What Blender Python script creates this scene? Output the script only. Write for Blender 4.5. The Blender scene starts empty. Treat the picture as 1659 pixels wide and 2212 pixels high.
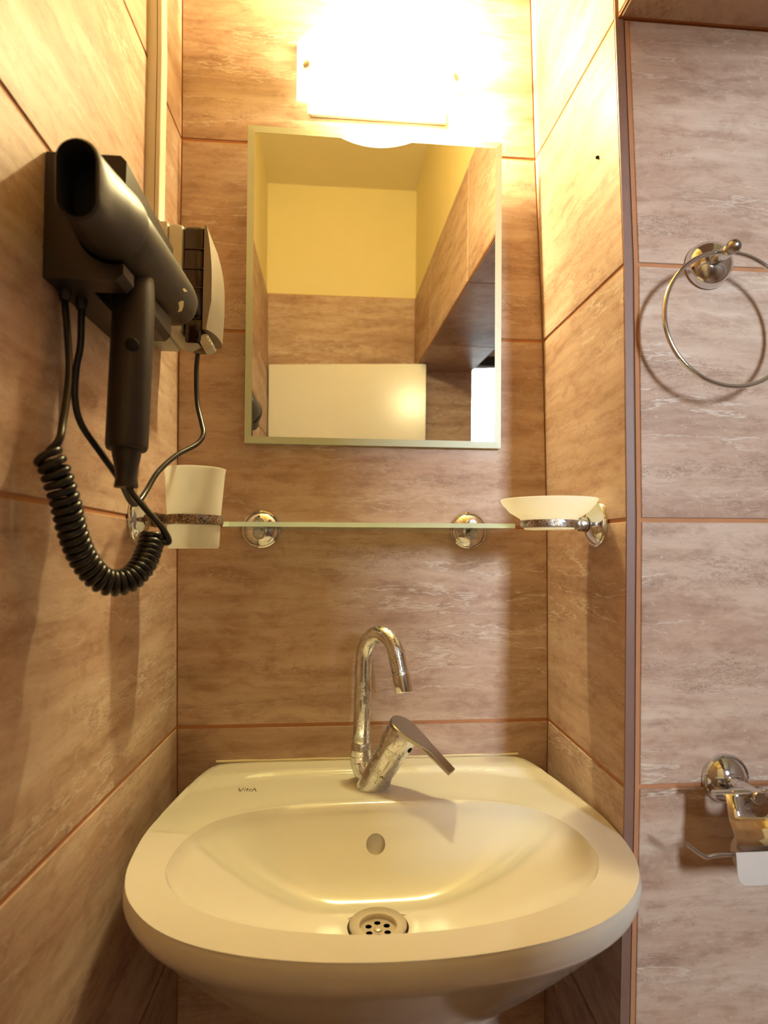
import bpy, bmesh, math
import numpy as np
from mathutils import Vector, Matrix

# ------------------------------------------------------------------ camera
IW, IH = 1659, 2212
FPX = 1300.0
CAM = np.array([.2367, -.9292, 1.1609])
YAW, PITCH, ROLL = .0849, .0611, .0033
def _axes():
    cy, sy, cp, sp = math.cos(YAW), math.sin(YAW), math.cos(PITCH), math.sin(PITCH)
    f = np.array([sy*cp, cy*cp, sp]); r = np.array([cy, -sy, 0.]); u = np.cross(r, f)
    c, s = math.cos(ROLL), math.sin(ROLL)
    return c*r + s*u, -s*r + c*u, f
RA, UA, FA = _axes()
def ray(u, v): return FA + RA*(u - IW/2)/FPX - UA*(v - IH/2)/FPX
def onX(u, v, x): d = ray(u, v); return CAM + d*((x - CAM[0])/d[0])
def onY(u, v, y): d = ray(u, v); return CAM + d*((y - CAM[1])/d[1])
def onZ(u, v, z): d = ray(u, v); return CAM + d*((z - CAM[2])/d[2])

sc = bpy.context.scene
col = sc.collection
cd = bpy.data.cameras.new('camera'); cam = bpy.data.objects.new('camera', cd); col.objects.link(cam)
cd.sensor_fit = 'HORIZONTAL'; cd.sensor_width = 24.0; cd.lens = 24.0*FPX/IW
cd.clip_start = .01
M = Matrix.Identity(4)
for i in range(3):
    M[i][0], M[i][1], M[i][2], M[i][3] = RA[i], UA[i], -FA[i], CAM[i]
cam.matrix_world = M
cd.dof.use_dof = True; cd.dof.focus_distance = .84; cd.dof.aperture_fstop = 5.0
sc.camera = cam

# ------------------------------------------------------------------ light levels
LAMP_COL = (1.0, .87, .45)
BULB = 4300.0        # glowing tube behind the glass shade
SHADE_GLOW = 44.0
WINDOW = 3.0        # pale sky outside
DAYLIGHT = 17.0
WINDOW_COL = (.74, .87, 1.0)
w = bpy.data.worlds.new('world'); sc.world = w; w.use_nodes = True
w.node_tree.nodes['Background'].inputs[0].default_value = WINDOW_COL + (1,)
w.node_tree.nodes['Background'].inputs[1].default_value = WINDOW
# daylight entering through the small window on the far side of the passage
dl = bpy.data.lights.new('window_daylight', 'AREA'); dl.shape = 'RECTANGLE'; dl.size = .30; dl.size_y = .64
dl.energy = DAYLIGHT; dl.color = WINDOW_COL; dl.spread = math.radians(70)
dlo = bpy.data.objects.new('window_daylight', dl); col.objects.link(dlo); dlo.location = (1.41, -3.615, 1.96)
dlo.rotation_euler = Vector((-.24, 1.0, -.15)).to_track_quat('-Z', 'Y').to_euler()
vs = sc.view_settings
vs.view_transform = 'Standard'; vs.look = 'None'; vs.gamma = 1.0; vs.use_curve_mapping = False
vs.exposure = 0.0
sc.cycles.adaptive_threshold = .05; sc.cycles.max_bounces = 7; sc.cycles.diffuse_bounces = 4; sc.cycles.glossy_bounces = 4; sc.cycles.transparent_max_bounces = 8

# ------------------------------------------------------------------ materials
def s2l(r, g, b):
    f = lambda c: (c/255/12.92) if c/255 <= .04045 else ((c/255 + .055)/1.055)**2.4
    return (f(r), f(g), f(b), 1)
class NT:
    def __init__(s, name):
        s.m = bpy.data.materials.new(name); s.m.use_nodes = True; s.t = s.m.node_tree; s.n = s.t.nodes; s.l = s.t.links
        s.p = s.n.get('Principled BSDF'); s.out = s.n.get('Material Output')
    def new(s, kind, **kw):
        n = s.n.new(kind)
        for k, v in kw.items(): setattr(n, k, v)
        return n
    def link(s, a, b): s.l.new(a, b)
    def ramp(s, fac, stops, interp='LINEAR'):
        r = s.new('ShaderNodeValToRGB'); r.color_ramp.interpolation = interp
        e = r.color_ramp.elements
        while len(e) > 1: e.remove(e[-1])
        e[0].position, e[0].color = stops[0]
        for p, c in stops[1:]:
            x = e.new(p); x.color = c
        s.link(fac, r.inputs[0]); return r.outputs[0]
    def noise(s, vec, scale=1, detail=5, rough=.6, dist=0):
        n = s.new('ShaderNodeTexNoise'); n.inputs['Scale'].default_value = scale; n.inputs['Detail'].default_value = detail
        n.inputs['Roughness'].default_value = rough; n.inputs['Distortion'].default_value = dist
        if vec is not None: s.link(vec, n.inputs['Vector'])
        return n.outputs[0]
    def vmul(s, vec, k):
        n = s.new('ShaderNodeVectorMath', operation='MULTIPLY'); s.link(vec, n.inputs[0]); n.inputs[1].default_value = k; return n.outputs[0]
    def vadd(s, a, b):
        n = s.new('ShaderNodeVectorMath', operation='ADD'); s.link(a, n.inputs[0]); s.link(b, n.inputs[1]); return n.outputs[0]
    def math(s, op, a, b=None):
        n = s.new('ShaderNodeMath', operation=op)
        for i, x in enumerate((a, b)):
            if x is None: continue
            if isinstance(x, (int, float)): n.inputs[i].default_value = x
            else: s.link(x, n.inputs[i])
        return n.outputs[0]
    def mix(s, fac, a, b, mode='MIX'):
        n = s.new('ShaderNodeMix', data_type='RGBA', blend_type=mode)
        for i, x in ((0, fac), (6, a), (7, b)):
            if isinstance(x, (int, float)): n.inputs[i].default_value = x
            elif isinstance(x, tuple): n.inputs[i].default_value = x
            else: s.link(x, n.inputs[i])
        return n.outputs[2]
    def bump(s, h, strength, dist=.001):
        b = s.new('ShaderNodeBump'); b.inputs['Strength'].default_value = strength; b.inputs['Distance'].default_value = dist
        s.link(h, b.inputs['Height']); return b.outputs[0]

def plain(name, c, rough=.5, metal=0, spec=.5, noise=0, nscale=40, coat=0):
    m = NT(name); p = m.p
    p.inputs['Base Color'].default_value = c; p.inputs['Roughness'].default_value = rough; p.inputs['Metallic'].default_value = metal
    p.inputs['Specular IOR Level'].default_value = spec; p.inputs['Coat Weight'].default_value = coat
    tc = m.new('ShaderNodeTexCoord')
    n = m.noise(tc.outputs['Object'], nscale, 4)
    k = max(noise, .03)
    dark = tuple(x*(1-k) for x in c[:3]) + (1,)
    m.link(m.mix(n, dark, c), p.inputs['Base Color'])
    return m.m

def mat_tile():
    m = NT('travertine_tile'); p = m.p
    g = m.new('ShaderNodeNewGeometry'); oi = m.new('ShaderNodeObjectInfo')
    comb = m.new('ShaderNodeCombineXYZ')
    for i, k in enumerate((3.7, 2.9, 5.3)): m.link(m.math('MULTIPLY', oi.outputs['Random'], k), comb.inputs[i])
    pos = m.vadd(g.outputs['Position'], comb.outputs[0])
    # a slow waviness so that the strata undulate
    wv = m.noise(m.vmul(pos, (7, 7, 10)), 1, 3, .6)
    wc = m.new('ShaderNodeCombineXYZ'); m.link(m.math('MULTIPLY', wv, .024), wc.inputs[2])
    pos = m.vadd(pos, wc.outputs[0])
    a = m.noise(m.vmul(pos, (3.6, 3.6, 30)), 1, 7, .70, .2)
    b = m.noise(m.vmul(pos, (2.0, 2.0, 10)), 1, 3, .55, 0)
    base = m.ramp(a, [(.28, s2l(172, 145, 128)), (.42, s2l(192, 166, 148)), (.54, s2l(206, 182, 165)), (.70, s2l(220, 202, 186))])
    tint = m.ramp(b, [(.32, s2l(222, 200, 187)), (.5, s2l(242, 230, 222)), (.68, s2l(255, 251, 246))])
    c = m.mix(.85, base, tint, 'MULTIPLY')
    # cloudy mottling
    mo = m.noise(m.vmul(pos, (26, 26, 60)), 1, 3, .65, .3)
    c = m.mix(.55, c, m.ramp(mo, [(.32, s2l(214, 196, 186)), (.52, (1, 1, 1, 1))]), 'MULTIPLY')
    # broken dark squiggles, gathered in strips
    d = m.noise(m.vmul(pos, (34, 34, 130)), 1, 4, .75, 1.4)
    da_ = m.math('ABSOLUTE', m.math('SUBTRACT', d, .47))
    dm = m.ramp(da_, [(.0, (1, 1, 1, 1)), (.012, (.75, .75, .75, 1)), (.032, (0, 0, 0, 1))])
    d2 = m.ramp(m.noise(m.vmul(pos, (4, 4, 22)), 1, 3, .6), [(.52, (0, 0, 0, 1)), (.64, (1, 1, 1, 1))])
    c = m.mix(m.math('MULTIPLY', m.math('MULTIPLY', dm, d2), .62), c, s2l(120, 90, 74))
    # pale wandering veins running with the strata
    v = m.noise(m.vmul(pos, (2.6, 2.6, 20)), 1, 6, .62, 0)
    vs_ = m.math('SUBTRACT', v, .5)
    va = m.math('ABSOLUTE', vs_)
    vm = m.ramp(va, [(.0, (1, 1, 1, 1)), (.004, (.7, .7, .7, 1)), (.012, (0, 0, 0, 1))])
    v2 = m.ramp(m.noise(m.vmul(pos, (2.2, 2.2, 8)), 1, 2, .5), [(.47, (0, 0, 0, 1)), (.60, (1, 1, 1, 1))])
    # darker rim just under each vein
    vd = m.ramp(m.math('ABSOLUTE', m.math('SUBTRACT', vs_, .016)), [(.0, (1, 1, 1, 1)), (.010, (0, 0, 0, 1))])
    c = m.mix(m.math('MULTIPLY', m.math('MULTIPLY', vd, v2), .30), c, s2l(138, 110, 94))
    c = m.mix(m.math('MULTIPLY', m.math('MULTIPLY', vm, v2), .62), c, s2l(226, 212, 198))
    # pale specks and fine grain
    sp = m.noise(m.vmul(pos, (170, 170, 280)), 1, 2, .6)
    c = m.mix(m.math('MULTIPLY', m.ramp(sp, [(.64, (0, 0, 0, 1)), (.74, (1, 1, 1, 1))]), .3), c, s2l(226, 214, 202))
    c = m.mix(m.math('MULTIPLY', m.ramp(sp, [(.26, (1, 1, 1, 1)), (.36, (0, 0, 0, 1))]), .3), c, s2l(130, 102, 86))
    m.link(c, p.inputs['Base Color'])
    p.inputs['Roughness'].default_value = .38; p.inputs['Specular IOR Level'].default_value = .28
    rr = m.ramp(a, [(.3, (.56, .56, .56, 1)), (.7, (.44, .44, .44, 1))]); m.link(rr, p.inputs['Roughness'])
    m.link(m.bump(m.noise(m.vmul(g.outputs['Position'], (16, 16, 90)), 1, 2, .6), .28, .0010), p.inputs['Normal'])
    return m.m

def mat_worn_chrome(name, wear=.5, scale=s2l(196, 188, 172), pit=s2l(84, 60, 42)):
    m = NT(name); p = m.p
    tc = m.new('ShaderNodeTexCoord')
    n = m.noise(tc.outputs['Object'], 55, 6, .7)
    n2 = m.noise(tc.outputs['Object'], 420, 4, .7)
    mask = m.ramp(m.math('ADD', m.math('MULTIPLY', n, .6), m.math('MULTIPLY', n2, .4)), [(.60 - .20*wear, (0, 0, 0, 1)), (.70 - .18*wear, (1, 1, 1, 1))])
    pm = m.ramp(m.math('ADD', m.math('MULTIPLY', m.noise(tc.outputs['Object'], 620, 3, .6), .6), m.math('MULTIPLY', m.noise(tc.outputs['Object'], 45, 3, .6), .4)), [(.62 - .10*wear, (0, 0, 0, 1)), (.67 - .10*wear, (1, 1, 1, 1))])
    c = m.mix(mask, (.76, .78, .80, 1), scale)
    m.link(m.mix(pm, c, pit), p.inputs['Base Color'])
    m.link(m.ramp(mask, [(0, (1, 1, 1, 1)), (1, (.72, .72, .72, 1))]), p.inputs['Metallic'])
    m.link(m.ramp(mask, [(0, (.12, .12, .12, 1)), (1, (.44, .44, .44, 1))]), p.inputs['Roughness'])
    m.link(m.bump(mask, .3, .0005), p.inputs['Normal'])
    return m.m

def mat_glass(name, tint, rough=.0):
    m = NT(name); m.n.remove(m.p)
    tr = m.new('ShaderNodeBsdfTransparent'); tr.inputs[0].default_value = tint
    gl = m.new('ShaderNodeBsdfGlossy'); gl.inputs['Roughness'].default_value = rough
    fr = m.new('ShaderNodeFresnel'); fr.inputs[0].default_value = 1.5
    mx = m.new('ShaderNodeMixShader'); m.link(fr.outputs[0], mx.inputs[0]); m.link(tr.outputs[0], mx.inputs[1]); m.link(gl.outputs[0], mx.inputs[2])
    m.link(mx.outputs[0], m.out.inputs[0]); return m.m

def mat_frost(name, c, transl=.5, clear=.08, glow=None, glow_s=0):
    m = NT(name); p = m.p
    p.inputs['Base Color'].default_value = c; p.inputs['Roughness'].default_value = .4
    if glow: p.inputs['Emission Color'].default_value = glow; p.inputs['Emission Strength'].default_value = glow_s
    t = m.new('ShaderNodeBsdfTranslucent'); t.inputs[0].default_value = c
    mx = m.new('ShaderNodeMixShader'); mx.inputs[0].default_value = transl
    m.link(p.outputs[0], mx.inputs[1]); m.link(t.outputs[0], mx.inputs[2])
    tr = m.new('ShaderNodeBsdfTransparent'); mx2 = m.new('ShaderNodeMixShader'); mx2.inputs[0].default_value = clear
    m.link(mx.outputs[0], mx2.inputs[1]); m.link(tr.outputs[0], mx2.inputs[2]); m.link(mx2.outputs[0], m.out.inputs[0])
    return m.m

def mat_emit(name, c, s):
    m = NT(name); m.n.remove(m.p)
    e = m.new('ShaderNodeEmission'); e.inputs[0].default_value = tuple(c)[:3] + (1,); e.inputs[1].default_value = s
    m.link(e.outputs[0], m.out.inputs[0]); return m.m

TILE = mat_tile()
GROUT = plain('grout', s2l(196, 134, 92), .85, noise=.25, nscale=30)
PLASTER = plain('yellow_plaster', s2l(244, 228, 172), .75, noise=.04, nscale=12)
BEIGE = plain('beige_plaster', s2l(206, 186, 172), .7, noise=.05, nscale=10)
CEIL = plain('ceiling_paint', s2l(240, 224, 176), .8, noise=.04, nscale=9)
TRIMM = plain('mauve_trim', s2l(138, 102, 88), .45, noise=.2, nscale=60)
CERAMIC = plain('glazed_ceramic', s2l(228, 218, 203), .10, noise=.02, coat=.4)
CHROME = plain('chrome', (.78, .79, .81, 1), .08, 1, noise=.06, nscale=90)
STEEL = plain('brushed_steel', s2l(180, 174, 164), .28, 1, noise=.2, nscale=120)
DRAINM = plain('dull_drain_steel', s2l(206, 190, 168), .42, .55, noise=.12, nscale=160)
WORN = mat_worn_chrome('worn_chrome', .45)
TARNISH = mat_worn_chrome('tarnished_chrome', .9, s2l(150, 122, 92), s2l(66, 48, 36))
BLACKP = plain('black_plastic', s2l(46, 38, 33), .46, noise=.2, nscale=300)
HOLDP = plain('dark_holder_plastic', s2l(46, 38, 33), .42, noise=.15, nscale=300)
CABLE = plain('black_cable', s2l(22, 20, 19), .28, noise=.2, nscale=200)
DARK = plain('dark_part_hole_shade', s2l(8, 7, 6), .8)  # near-black for the switch; elsewhere paints the shade inside holes and hollows
CHIP = plain('bare_paint_chip', s2l(226, 206, 160), .6, noise=.1, nscale=400)
GREYP = plain('grey_plastic', s2l(132, 120, 106), .42, noise=.1, nscale=80)
LGREYP = plain('light_grey_plastic', s2l(196, 190, 176), .45, noise=.06, nscale=80)
DUCTP = plain('cream_duct_plastic', s2l(226, 216, 196), .45, noise=.04, nscale=40)
FRAMEG = plain('frosted_bevel', s2l(206, 212, 186), .3, noise=.04, nscale=60)
MIRR = plain('mirror_silver', (.93, .93, .91, 1), .0, 1)
MIRR.node_tree.nodes['Principled BSDF'].inputs['Roughness'].default_value = 0
GLASS = mat_glass('clear_glass', (.94, .98, .94, 1))
GEDGE = mat_frost('green_glass_edge', s2l(226, 238, 222), .5, .15)
FROST = mat_frost('frosted_plastic', s2l(250, 248, 242), .55, .10)
SHADEM = mat_frost('lamp_shade_glass', s2l(253, 251, 244), .85, .40, LAMP_COL + (1,), SHADE_GLOW)
SHADEI = mat_frost('lamp_shade_back', s2l(253, 251, 244), .85, .80)
BULBM = mat_emit('glowing_bulb', LAMP_COL, BULB)
RIBBED = mat_frost('ribbed_glass', s2l(240, 246, 232), .6, .2)
SMOKE = plain('smoked_plastic', s2l(38, 19, 8), .12, noise=.1, nscale=50)
WHITED = plain('white_door_paint', s2l(240, 236, 226), .22, noise=.02, nscale=20)
DARKW = plain('dark_window_frame', s2l(40, 32, 28), .4, noise=.2, nscale=60)
WFRAME = plain('white_window_frame', s2l(232, 232, 230), .35, noise=.03)
GROUND = plain('ground_outside', s2l(84, 82, 76), .9, noise=.2, nscale=1)
PAPER = plain('tissue_paper', s2l(212, 198, 188), .9, noise=.06, nscale=150)
CARD = plain('cardboard', s2l(170, 140, 110), .9, noise=.1)
INK = plain('logo_ink', s2l(120, 96, 66), .5)
FLOORM = plain('floor_grout', s2l(150, 120, 96), .7, noise=.1)
SILI = plain('sealant', s2l(226, 204, 166), .5, noise=.2, nscale=60)

# ------------------------------------------------------------------ mesh helpers
ORG = {}
def V3(p): return np.array([float(p[0]), float(p[1]), float(p[2])])
def link(o, parent=None):
    col.objects.link(o)
    if parent is not None: o.parent = parent
    return o
def root(name, loc, label, cat, group=None):
    o = bpy.data.objects.new(name, None); o.empty_display_size = .02; o.location = tuple(loc); link(o)
    ORG[o] = V3(loc); o['label'] = label; o['category'] = cat
    if group: o['group'] = group
    return o
def tag(o, label, cat, group=None):
    o['label'] = label; o['category'] = cat
    if group: o['group'] = group
    return o
def mesh(name, verts, faces, mats, parent=None, smooth=None, mi=None, origin=None):
    """verts in world coordinates; the object's origin follows its parent (or origin)"""
    if origin is not None: og = V3(origin)
    elif parent is not None: og = ORG[parent]
    else:
        a = np.array([V3(v) for v in verts]); og = (a.min(0) + a.max(0))/2; og[2] = a[:, 2].min()
    me = bpy.data.meshes.new(name)
    me.from_pydata([tuple(V3(v) - og) for v in verts], [], [tuple(f) for f in faces])
    for x in (mats if isinstance(mats, (list, tuple)) else [mats]): me.materials.append(x)
    if mi is not None:
        for p, k in zip(me.polygons, mi): p.material_index = k
    bm = bmesh.new(); bm.from_mesh(me); bmesh.ops.remove_doubles(bm, verts=bm.verts, dist=1e-6)
    bmesh.ops.recalc_face_normals(bm, faces=bm.faces); bm.to_mesh(me); bm.free()
    if smooth is not None:
        for p in me.polygons: p.use_smooth = True
        me.set_sharp_from_angle(angle=math.radians(smooth))
    o = bpy.data.objects.new(name, me); link(o, parent)
    o.location = tuple(og - ORG[parent]) if parent is not None else tuple(og)
    ORG[o] = og
    return o
def joinlists(parts):
    v, f = [], []
    for pv, pf in parts:
        k = len(v); v += list(pv); f += [tuple(i + k for i in q) for q in pf]
    return v, f
def norm(a): a = V3(a); return a/np.linalg.norm(a)
def frame(axis):
    a = norm(axis); h = np.array([0, 0, 1.]) if abs(a[2]) < .9 else np.array([1., 0, 0])
    x = norm(np.cross(h, a)); return x, np.cross(a, x), a
def lathe(profile, base, axis, n=32, cap0=True, cap1=True, fr=None):
    """profile: (radius, height along axis) pairs"""
    x, y, a = fr or frame(axis); base = V3(base); v, f = [], []
    for r, hh in profile:
        for i in range(n):
            t = 2*math.pi*i/n; v.append(base + a*hh + (x*math.cos(t) + y*math.sin(t))*max(r, 1e-5))
    for k in range(len(profile) - 1):
        for i in range(n):
            j = (i + 1) % n; f.append((k*n + i, k*n + j, (k + 1)*n + j, (k + 1)*n + i))
    if cap0: f.append(tuple(range(n - 1, -1, -1)))
    if cap1: f.append(tuple((len(profile) - 1)*n + i for i in range(n)))
    return v, f
def smoothpath(pts, n=12, closed=False):
    P = [V3(p) for p in pts]; out = []
    N = len(P); rng = range(N if closed else N - 1)
    for i in rng:
        p1, p2 = P[i], P[(i + 1) % N]
        p0 = P[i - 1] if (i > 0 or closed) else 2*p1 - p2
        p3 = P[(i + 2) % N] if (i + 2 < N or closed) else 2*p2 - p1
        for k in range(n):
            t = k/n
            out.append(.5*((2*p1) + (p2 - p0)*t + (2*p0 - 5*p1 + 4*p2 - p3)*t*t + (-p0 + 3*p1 - 3*p2 + p3)*t**3))
    if not closed: out.append(P[-1])
    return out
def tube(path, rad, n=12, closed=False, caps=True):
    P = [V3(p) for p in path]; N = len(P); v, f = [], []
    T = []
    for i in range(N):
        a = P[(i + 1) % N] if (closed or i + 1 < N) else P[i]; b = P[i - 1] if (closed or i > 0) else P[i]
        T.append(norm(a - b))
    x = frame(T[0])[0]
    for i in range(N):
        x = norm(x - T[i]*np.dot(x, T[i])); y = np.cross(T[i], x)
        r = rad[i] if isinstance(rad, (list, tuple, np.ndarray)) else rad
        for k in range(n):
            t = 2*math.pi*k/n; v.append(P[i] + (x*math.cos(t) + y*math.sin(t))*r)
    for i in range(N if closed else N - 1):
        for k in range(n):
            j = (k + 1) % n; a, b = i*n, ((i + 1) % N)*n
            f.append((a + k, a + j, b + j, b + k))
    if caps and not closed:
        f.append(tuple(range(n - 1, -1, -1))); f.append(tuple((N - 1)*n + k for k in range(n)))
    return v, f
def cboxo(lo, hi, bev=0.0, seg=2):
    bm = bmesh.new(); bmesh.ops.create_cube(bm, size=1)
    lo, hi = V3(lo), V3(hi)
    for q in bm.verts: q.co = Vector(tuple((lo + hi)/2 + (hi - lo)*np.array(q.co)))
    if bev: bmesh.ops.bevel(bm, geom=list(bm.edges), offset=bev, segments=seg, affect='EDGES', profile=.5)
    bm.verts.index_update()
    v = [V3(q.co) for q in bm.verts]; f = [tuple(q.index for q in p.verts) for p in bm.faces]; bm.free(); return v, f
def prism(poly, d):
    """extrude planar polygon (3D pts) by vector d"""
    n = len(poly); P = [V3(p) for p in poly]; v = P + [p + V3(d) for p in P]
    f = [tuple(range(n - 1, -1, -1)), tuple(range(n, 2*n))] + [(i, (i + 1) % n, n + (i + 1) % n, n + i) for i in range(n)]
    return v, f
def holed(outer, holes):
    """flat face with holes through triangle_fill; loops are lists of 3D points in one plane"""
    bm = bmesh.new(); ed = []
    for L in [outer] + holes:
        vs_ = [bm.verts.new(tuple(p)) for p in L]
        ed += [bm.edges.new((vs_[i], vs_[(i + 1) % len(vs_)])) for i in range(len(vs_))]
    bmesh.ops.triangle_fill(bm, edges=ed, use_beauty=True)
    bm.verts.index_update()
    v = [V3(q.co) for q in bm.verts]; f = [tuple(q.index for q in p.verts) for p in bm.faces]; bm.free(); return v, f
def struct(o): o['kind'] = 'structure'; return o

# ------------------------------------------------------------------ the room shell
def ip(z, zs, xs): return float(np.interp(z, zs, xs))
def BLX(z): return ip(z, [0, .55, .9, 1.2, 1.5, 1.8, 2.03, 2.6], [.022, .018, .0085, .0013, -.003, -.0053, -.0114, -.0114])
def BRX(z): return ip(z, [0, .49, .9, 1.2, 1.5, 1.8, 2.08, 2.6], [.558, .563, .574, .577, .574, .5644, .560, .560])
D = .267           # depth of the niche
def FRX(z): return ip(z, [0, .65, .9, 1.2, 1.5, 1.8, 2.1, 2.6], [.540, .5526, .565, .574, .5775, .5725, .568, .568])
YB, XR, ZC, ZT = -1.6, 1.85, 2.55, 2.1
YW = -3.6          # window wall, beyond the passage
BW = .815          # right side of the beam
ROWS = [0, .3, .598, .897, 1.195, 1.496, 1.800, 2.1]
def p_left(y, z):
    yy = max(y, -.5); s = ip(z, [.9, 1.2, 1.5, 1.8], [-.022, -.013, -.018, .045])
    return np.array([BLX(z) + .0187*y, y, z + (s*yy if .3 < z < 2 else 0)])
def p_back(t, z): return np.array([BLX(z)*(1 - t) + BRX(z)*t, 0, z])
def p_niche(t, z): return np.array([BRX(z)*(1 - t) + FRX(z)*t, -D*t, z])
def p_front(x, z): return np.array([FRX(z) + .013*max(0, 1 - x/.7) + x, -D, z])
def p_beam(y, z): return np.array([FRX(z), y, z])
def p_opp(x, z): return np.array([x, YB, z])

def slab(name, fn, ss, zs, thick, parent=None):
    """wall slab following fn(s,z); grout below the tile line, plaster above"""
    th = V3(thick); n, m = len(ss), len(zs); v, f, mi = [], [], []
    for k in (0, 1):
        for z in zs:
            for s in ss: v.append(fn(s, z) + th*k)
    I = lambda k, j, i: k*n*m + j*n + i
    for j in range(m - 1):
        for i in range(n - 1):
            for k in (0, 1):
                f.append((I(k, j, i), I(k, j, i + 1), I(k, j + 1, i + 1), I(k, j + 1, i))); mi.append(0 if zs[j] < ZT - .001 else 1)
    for i in range(n - 1):
        f.append((I(0, 0, i), I(0, 0, i + 1), I(1, 0, i + 1), I(1, 0, i))); mi.append(0)
        f.append((I(0, m-1, i), I(0, m-1, i + 1), I(1, m-1, i + 1), I(1, m-1, i))); mi.append(1)
    for j in range(m - 1):
        for i in (0, n - 1):
            f.append((I(0, j, i), I(0, j + 1, i), I(1, j + 1, i), I(1, j, i))); mi.append(0)
    return struct(mesh(name, v, f, [GROUT, PLASTER], parent, mi=mi))
def tile(parent, c, nrm, gap=.0050, th=.0016, mat=None):
    """one wall tile: c = four corners (world), raised by th along nrm with an eased edge"""
    c = [V3(q) for q in c]; nrm = norm(nrm); v = []
    def inset(d):
        r = []
        for i in range(4):
            e1, e2 = norm(c[(i + 1) % 4] - c[i]), norm(c[i - 1] - c[i]); r.append(c[i] + (e1 + e2)*d)
        return r
    for d, h in ((gap/2, -.002), (gap/2, th*.55), (gap/2 + .0007, th)):
        v += [q + nrm*h for q in inset(d)]
    f = [(8, 9, 10, 11)]
    for k in (0, 1):
        for i in range(4):
            j = (i + 1) % 4; f.append((k*4 + i, k*4 + j, k*4 + 4 + j, k*4 + 4 + i))
    return mesh('tile', v, f, mat or TILE, parent)
def tiles(parent, fn, ss, zs, nrm):
    for j in range(len(zs) - 1):
        for i in range(len(ss) - 1):
            tile(parent, [fn(ss[i], zs[j]), fn(ss[i + 1], zs[j]), fn(ss[i + 1], zs[j + 1]), fn(ss[i], zs[j + 1])], nrm)

ZS = ROWS + [ZC]
ZLOW = [z for z in ROWS if z <= 1.81]
wl = slab('wall_left', p_left, [0, -.5, -.61, -1.21, YB], ZS, (-.08, 0, 0))
tiles(wl, p_left, [0, -.61, -1.21, YB], ROWS, (1, 0, 0))
wb = slab('wall_back', p_back, [-.12, 1.12], ZS, (0, .08, 0))
tiles(wb, p_back, [0, 1], ROWS, (0, -1, 0))
wn = slab('wall_niche', p_niche, [0, 1], ZS, (.010, 0, 0))
tiles(wn, p_niche, [0, 1], ROWS, (-1, 0, 0))
hq = onX(1291, 340, .5715)
mesh('drill_hole_shade', *lathe([(.0024, .0), (.0020, .004), (.0014, .0055)], hq + np.array([.003, 0, 0]), (-1, 0, 0), 12), DARK, wn)  # small dark disc, the shade of a drilled hole put into its colour
wf = slab('wall_right', lambda x, z: np.array([FRX(z) + .004 + x, -D, z]), [0, 1.32], ZS, (0, .08, 0))
tiles(wf, p_front, [0, .61, 1.21], ROWS, (0, -1, 0))
# corner strip between niche and right wall
def cornerstrip():
    v, f = [], []
    for z in ROWS:
        x = FRX(z); v += [np.array(q) for q in ((x - .0016, -D - .0004, z), (x + .0065, -D - .0022, z), (x + .0085, -D - .0012, z), (x + .0085, -D + .012, z), (x - .0016, -D + .0015, z))]
    n = 5
    for k in range(len(ROWS) - 1):
        for i in range(n): j = (i + 1) % n; f.append((k*n + i, k*n + j, k*n + n + j, k*n + n + i))
    return v, f
v, f = cornerstrip(); struct(mesh('trim_1', v, f, TRIMM))
# beam running over the passage from the right wall to the opposite wall
lo_, hi_ = cboxo((.574, YB, ZLOW[-1]), (BW, -D - .001, ZT)), cboxo((.574, YB, ZT), (BW, -D - .001, ZC))
beam = struct(mesh('wall_beam', *joinlists([lo_, hi_]), [GROUT, PLASTER], mi=[0]*len(lo_[1]) + [1]*len(hi_[1])))
bys = [-D - .003, -.6, -1.2, YB]
for i in range(3):
    a, b = bys[i], bys[i + 1]
    tile(beam, [(.574, a, 1.8), (.574, b, 1.8), (.574, b, ZT), (.574, a, ZT)], (-1, 0, 0))
    tile(beam, [(.574, a, 1.8), (BW, a, 1.8), (BW, b, 1.8), (.574, b, 1.8)], (0, 0, -1))
wo = slab('wall_opposite', p_opp, [-.12, BW + .005], ZS, (0, -.08, 0))
tiles(wo, p_opp, [-.04, .574, BW + .003], ROWS, (0, 1, 0))
# window wall beyond the beam
WX0, WX1, WZ0, WZ1 = 1.23, 1.60, 1.60, 2.31
struct(mesh('wall_passage', *cboxo((BW - .03, YW - .08, 0), (BW + .004, YB - .06, ZC)), BEIGE))
struct(mesh('wall_window', *joinlists([cboxo((BW + .005, YW - .08, 0), (XR + .05, YW, WZ0)), cboxo((BW + .005, YW - .08, WZ1 + .07), (XR + .05, YW, ZC)),
     cboxo((BW + .005, YW - .08, WZ0), (WX0, YW, WZ1 + .07)), cboxo((WX1, YW - .08, WZ0), (XR + .05, YW, WZ1 + .07))]), BEIGE))
win = struct(mesh('window_1', *joinlists([cboxo((WX0, YW - .06, WZ0), (WX0 + .016, YW - .025, WZ1)), cboxo((WX1 - .02, YW - .06, WZ0), (WX1, YW - .02, WZ1)),
     cboxo((WX0, YW - .06, WZ0), (WX1, YW - .02, WZ0 + .03)), cboxo((WX0, YW - .06, WZ1 - .012), (WX1, YW - .02, WZ1))]), WFRAME))
mesh('pane', *cboxo((WX0 + .016, YW - .044, WZ0 + .03), (WX1 - .02, YW - .040, WZ1 - .012)), GLASS, win)
mesh('shutter_box', *cboxo((WX0, YW - .06, WZ1 + .001), (WX1, YW + .012, WZ1 + .069), .004), DARKW, win)
struct(mesh('wall_far_right', *cboxo((XR, YW - .08, 0), (XR + .08, -D + .08, ZC)), [BEIGE]))
struct(mesh('ceiling', *cboxo((-.2, YW - .1, ZC), (XR + .1, .1, ZC + .08)), CEIL))
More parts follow.
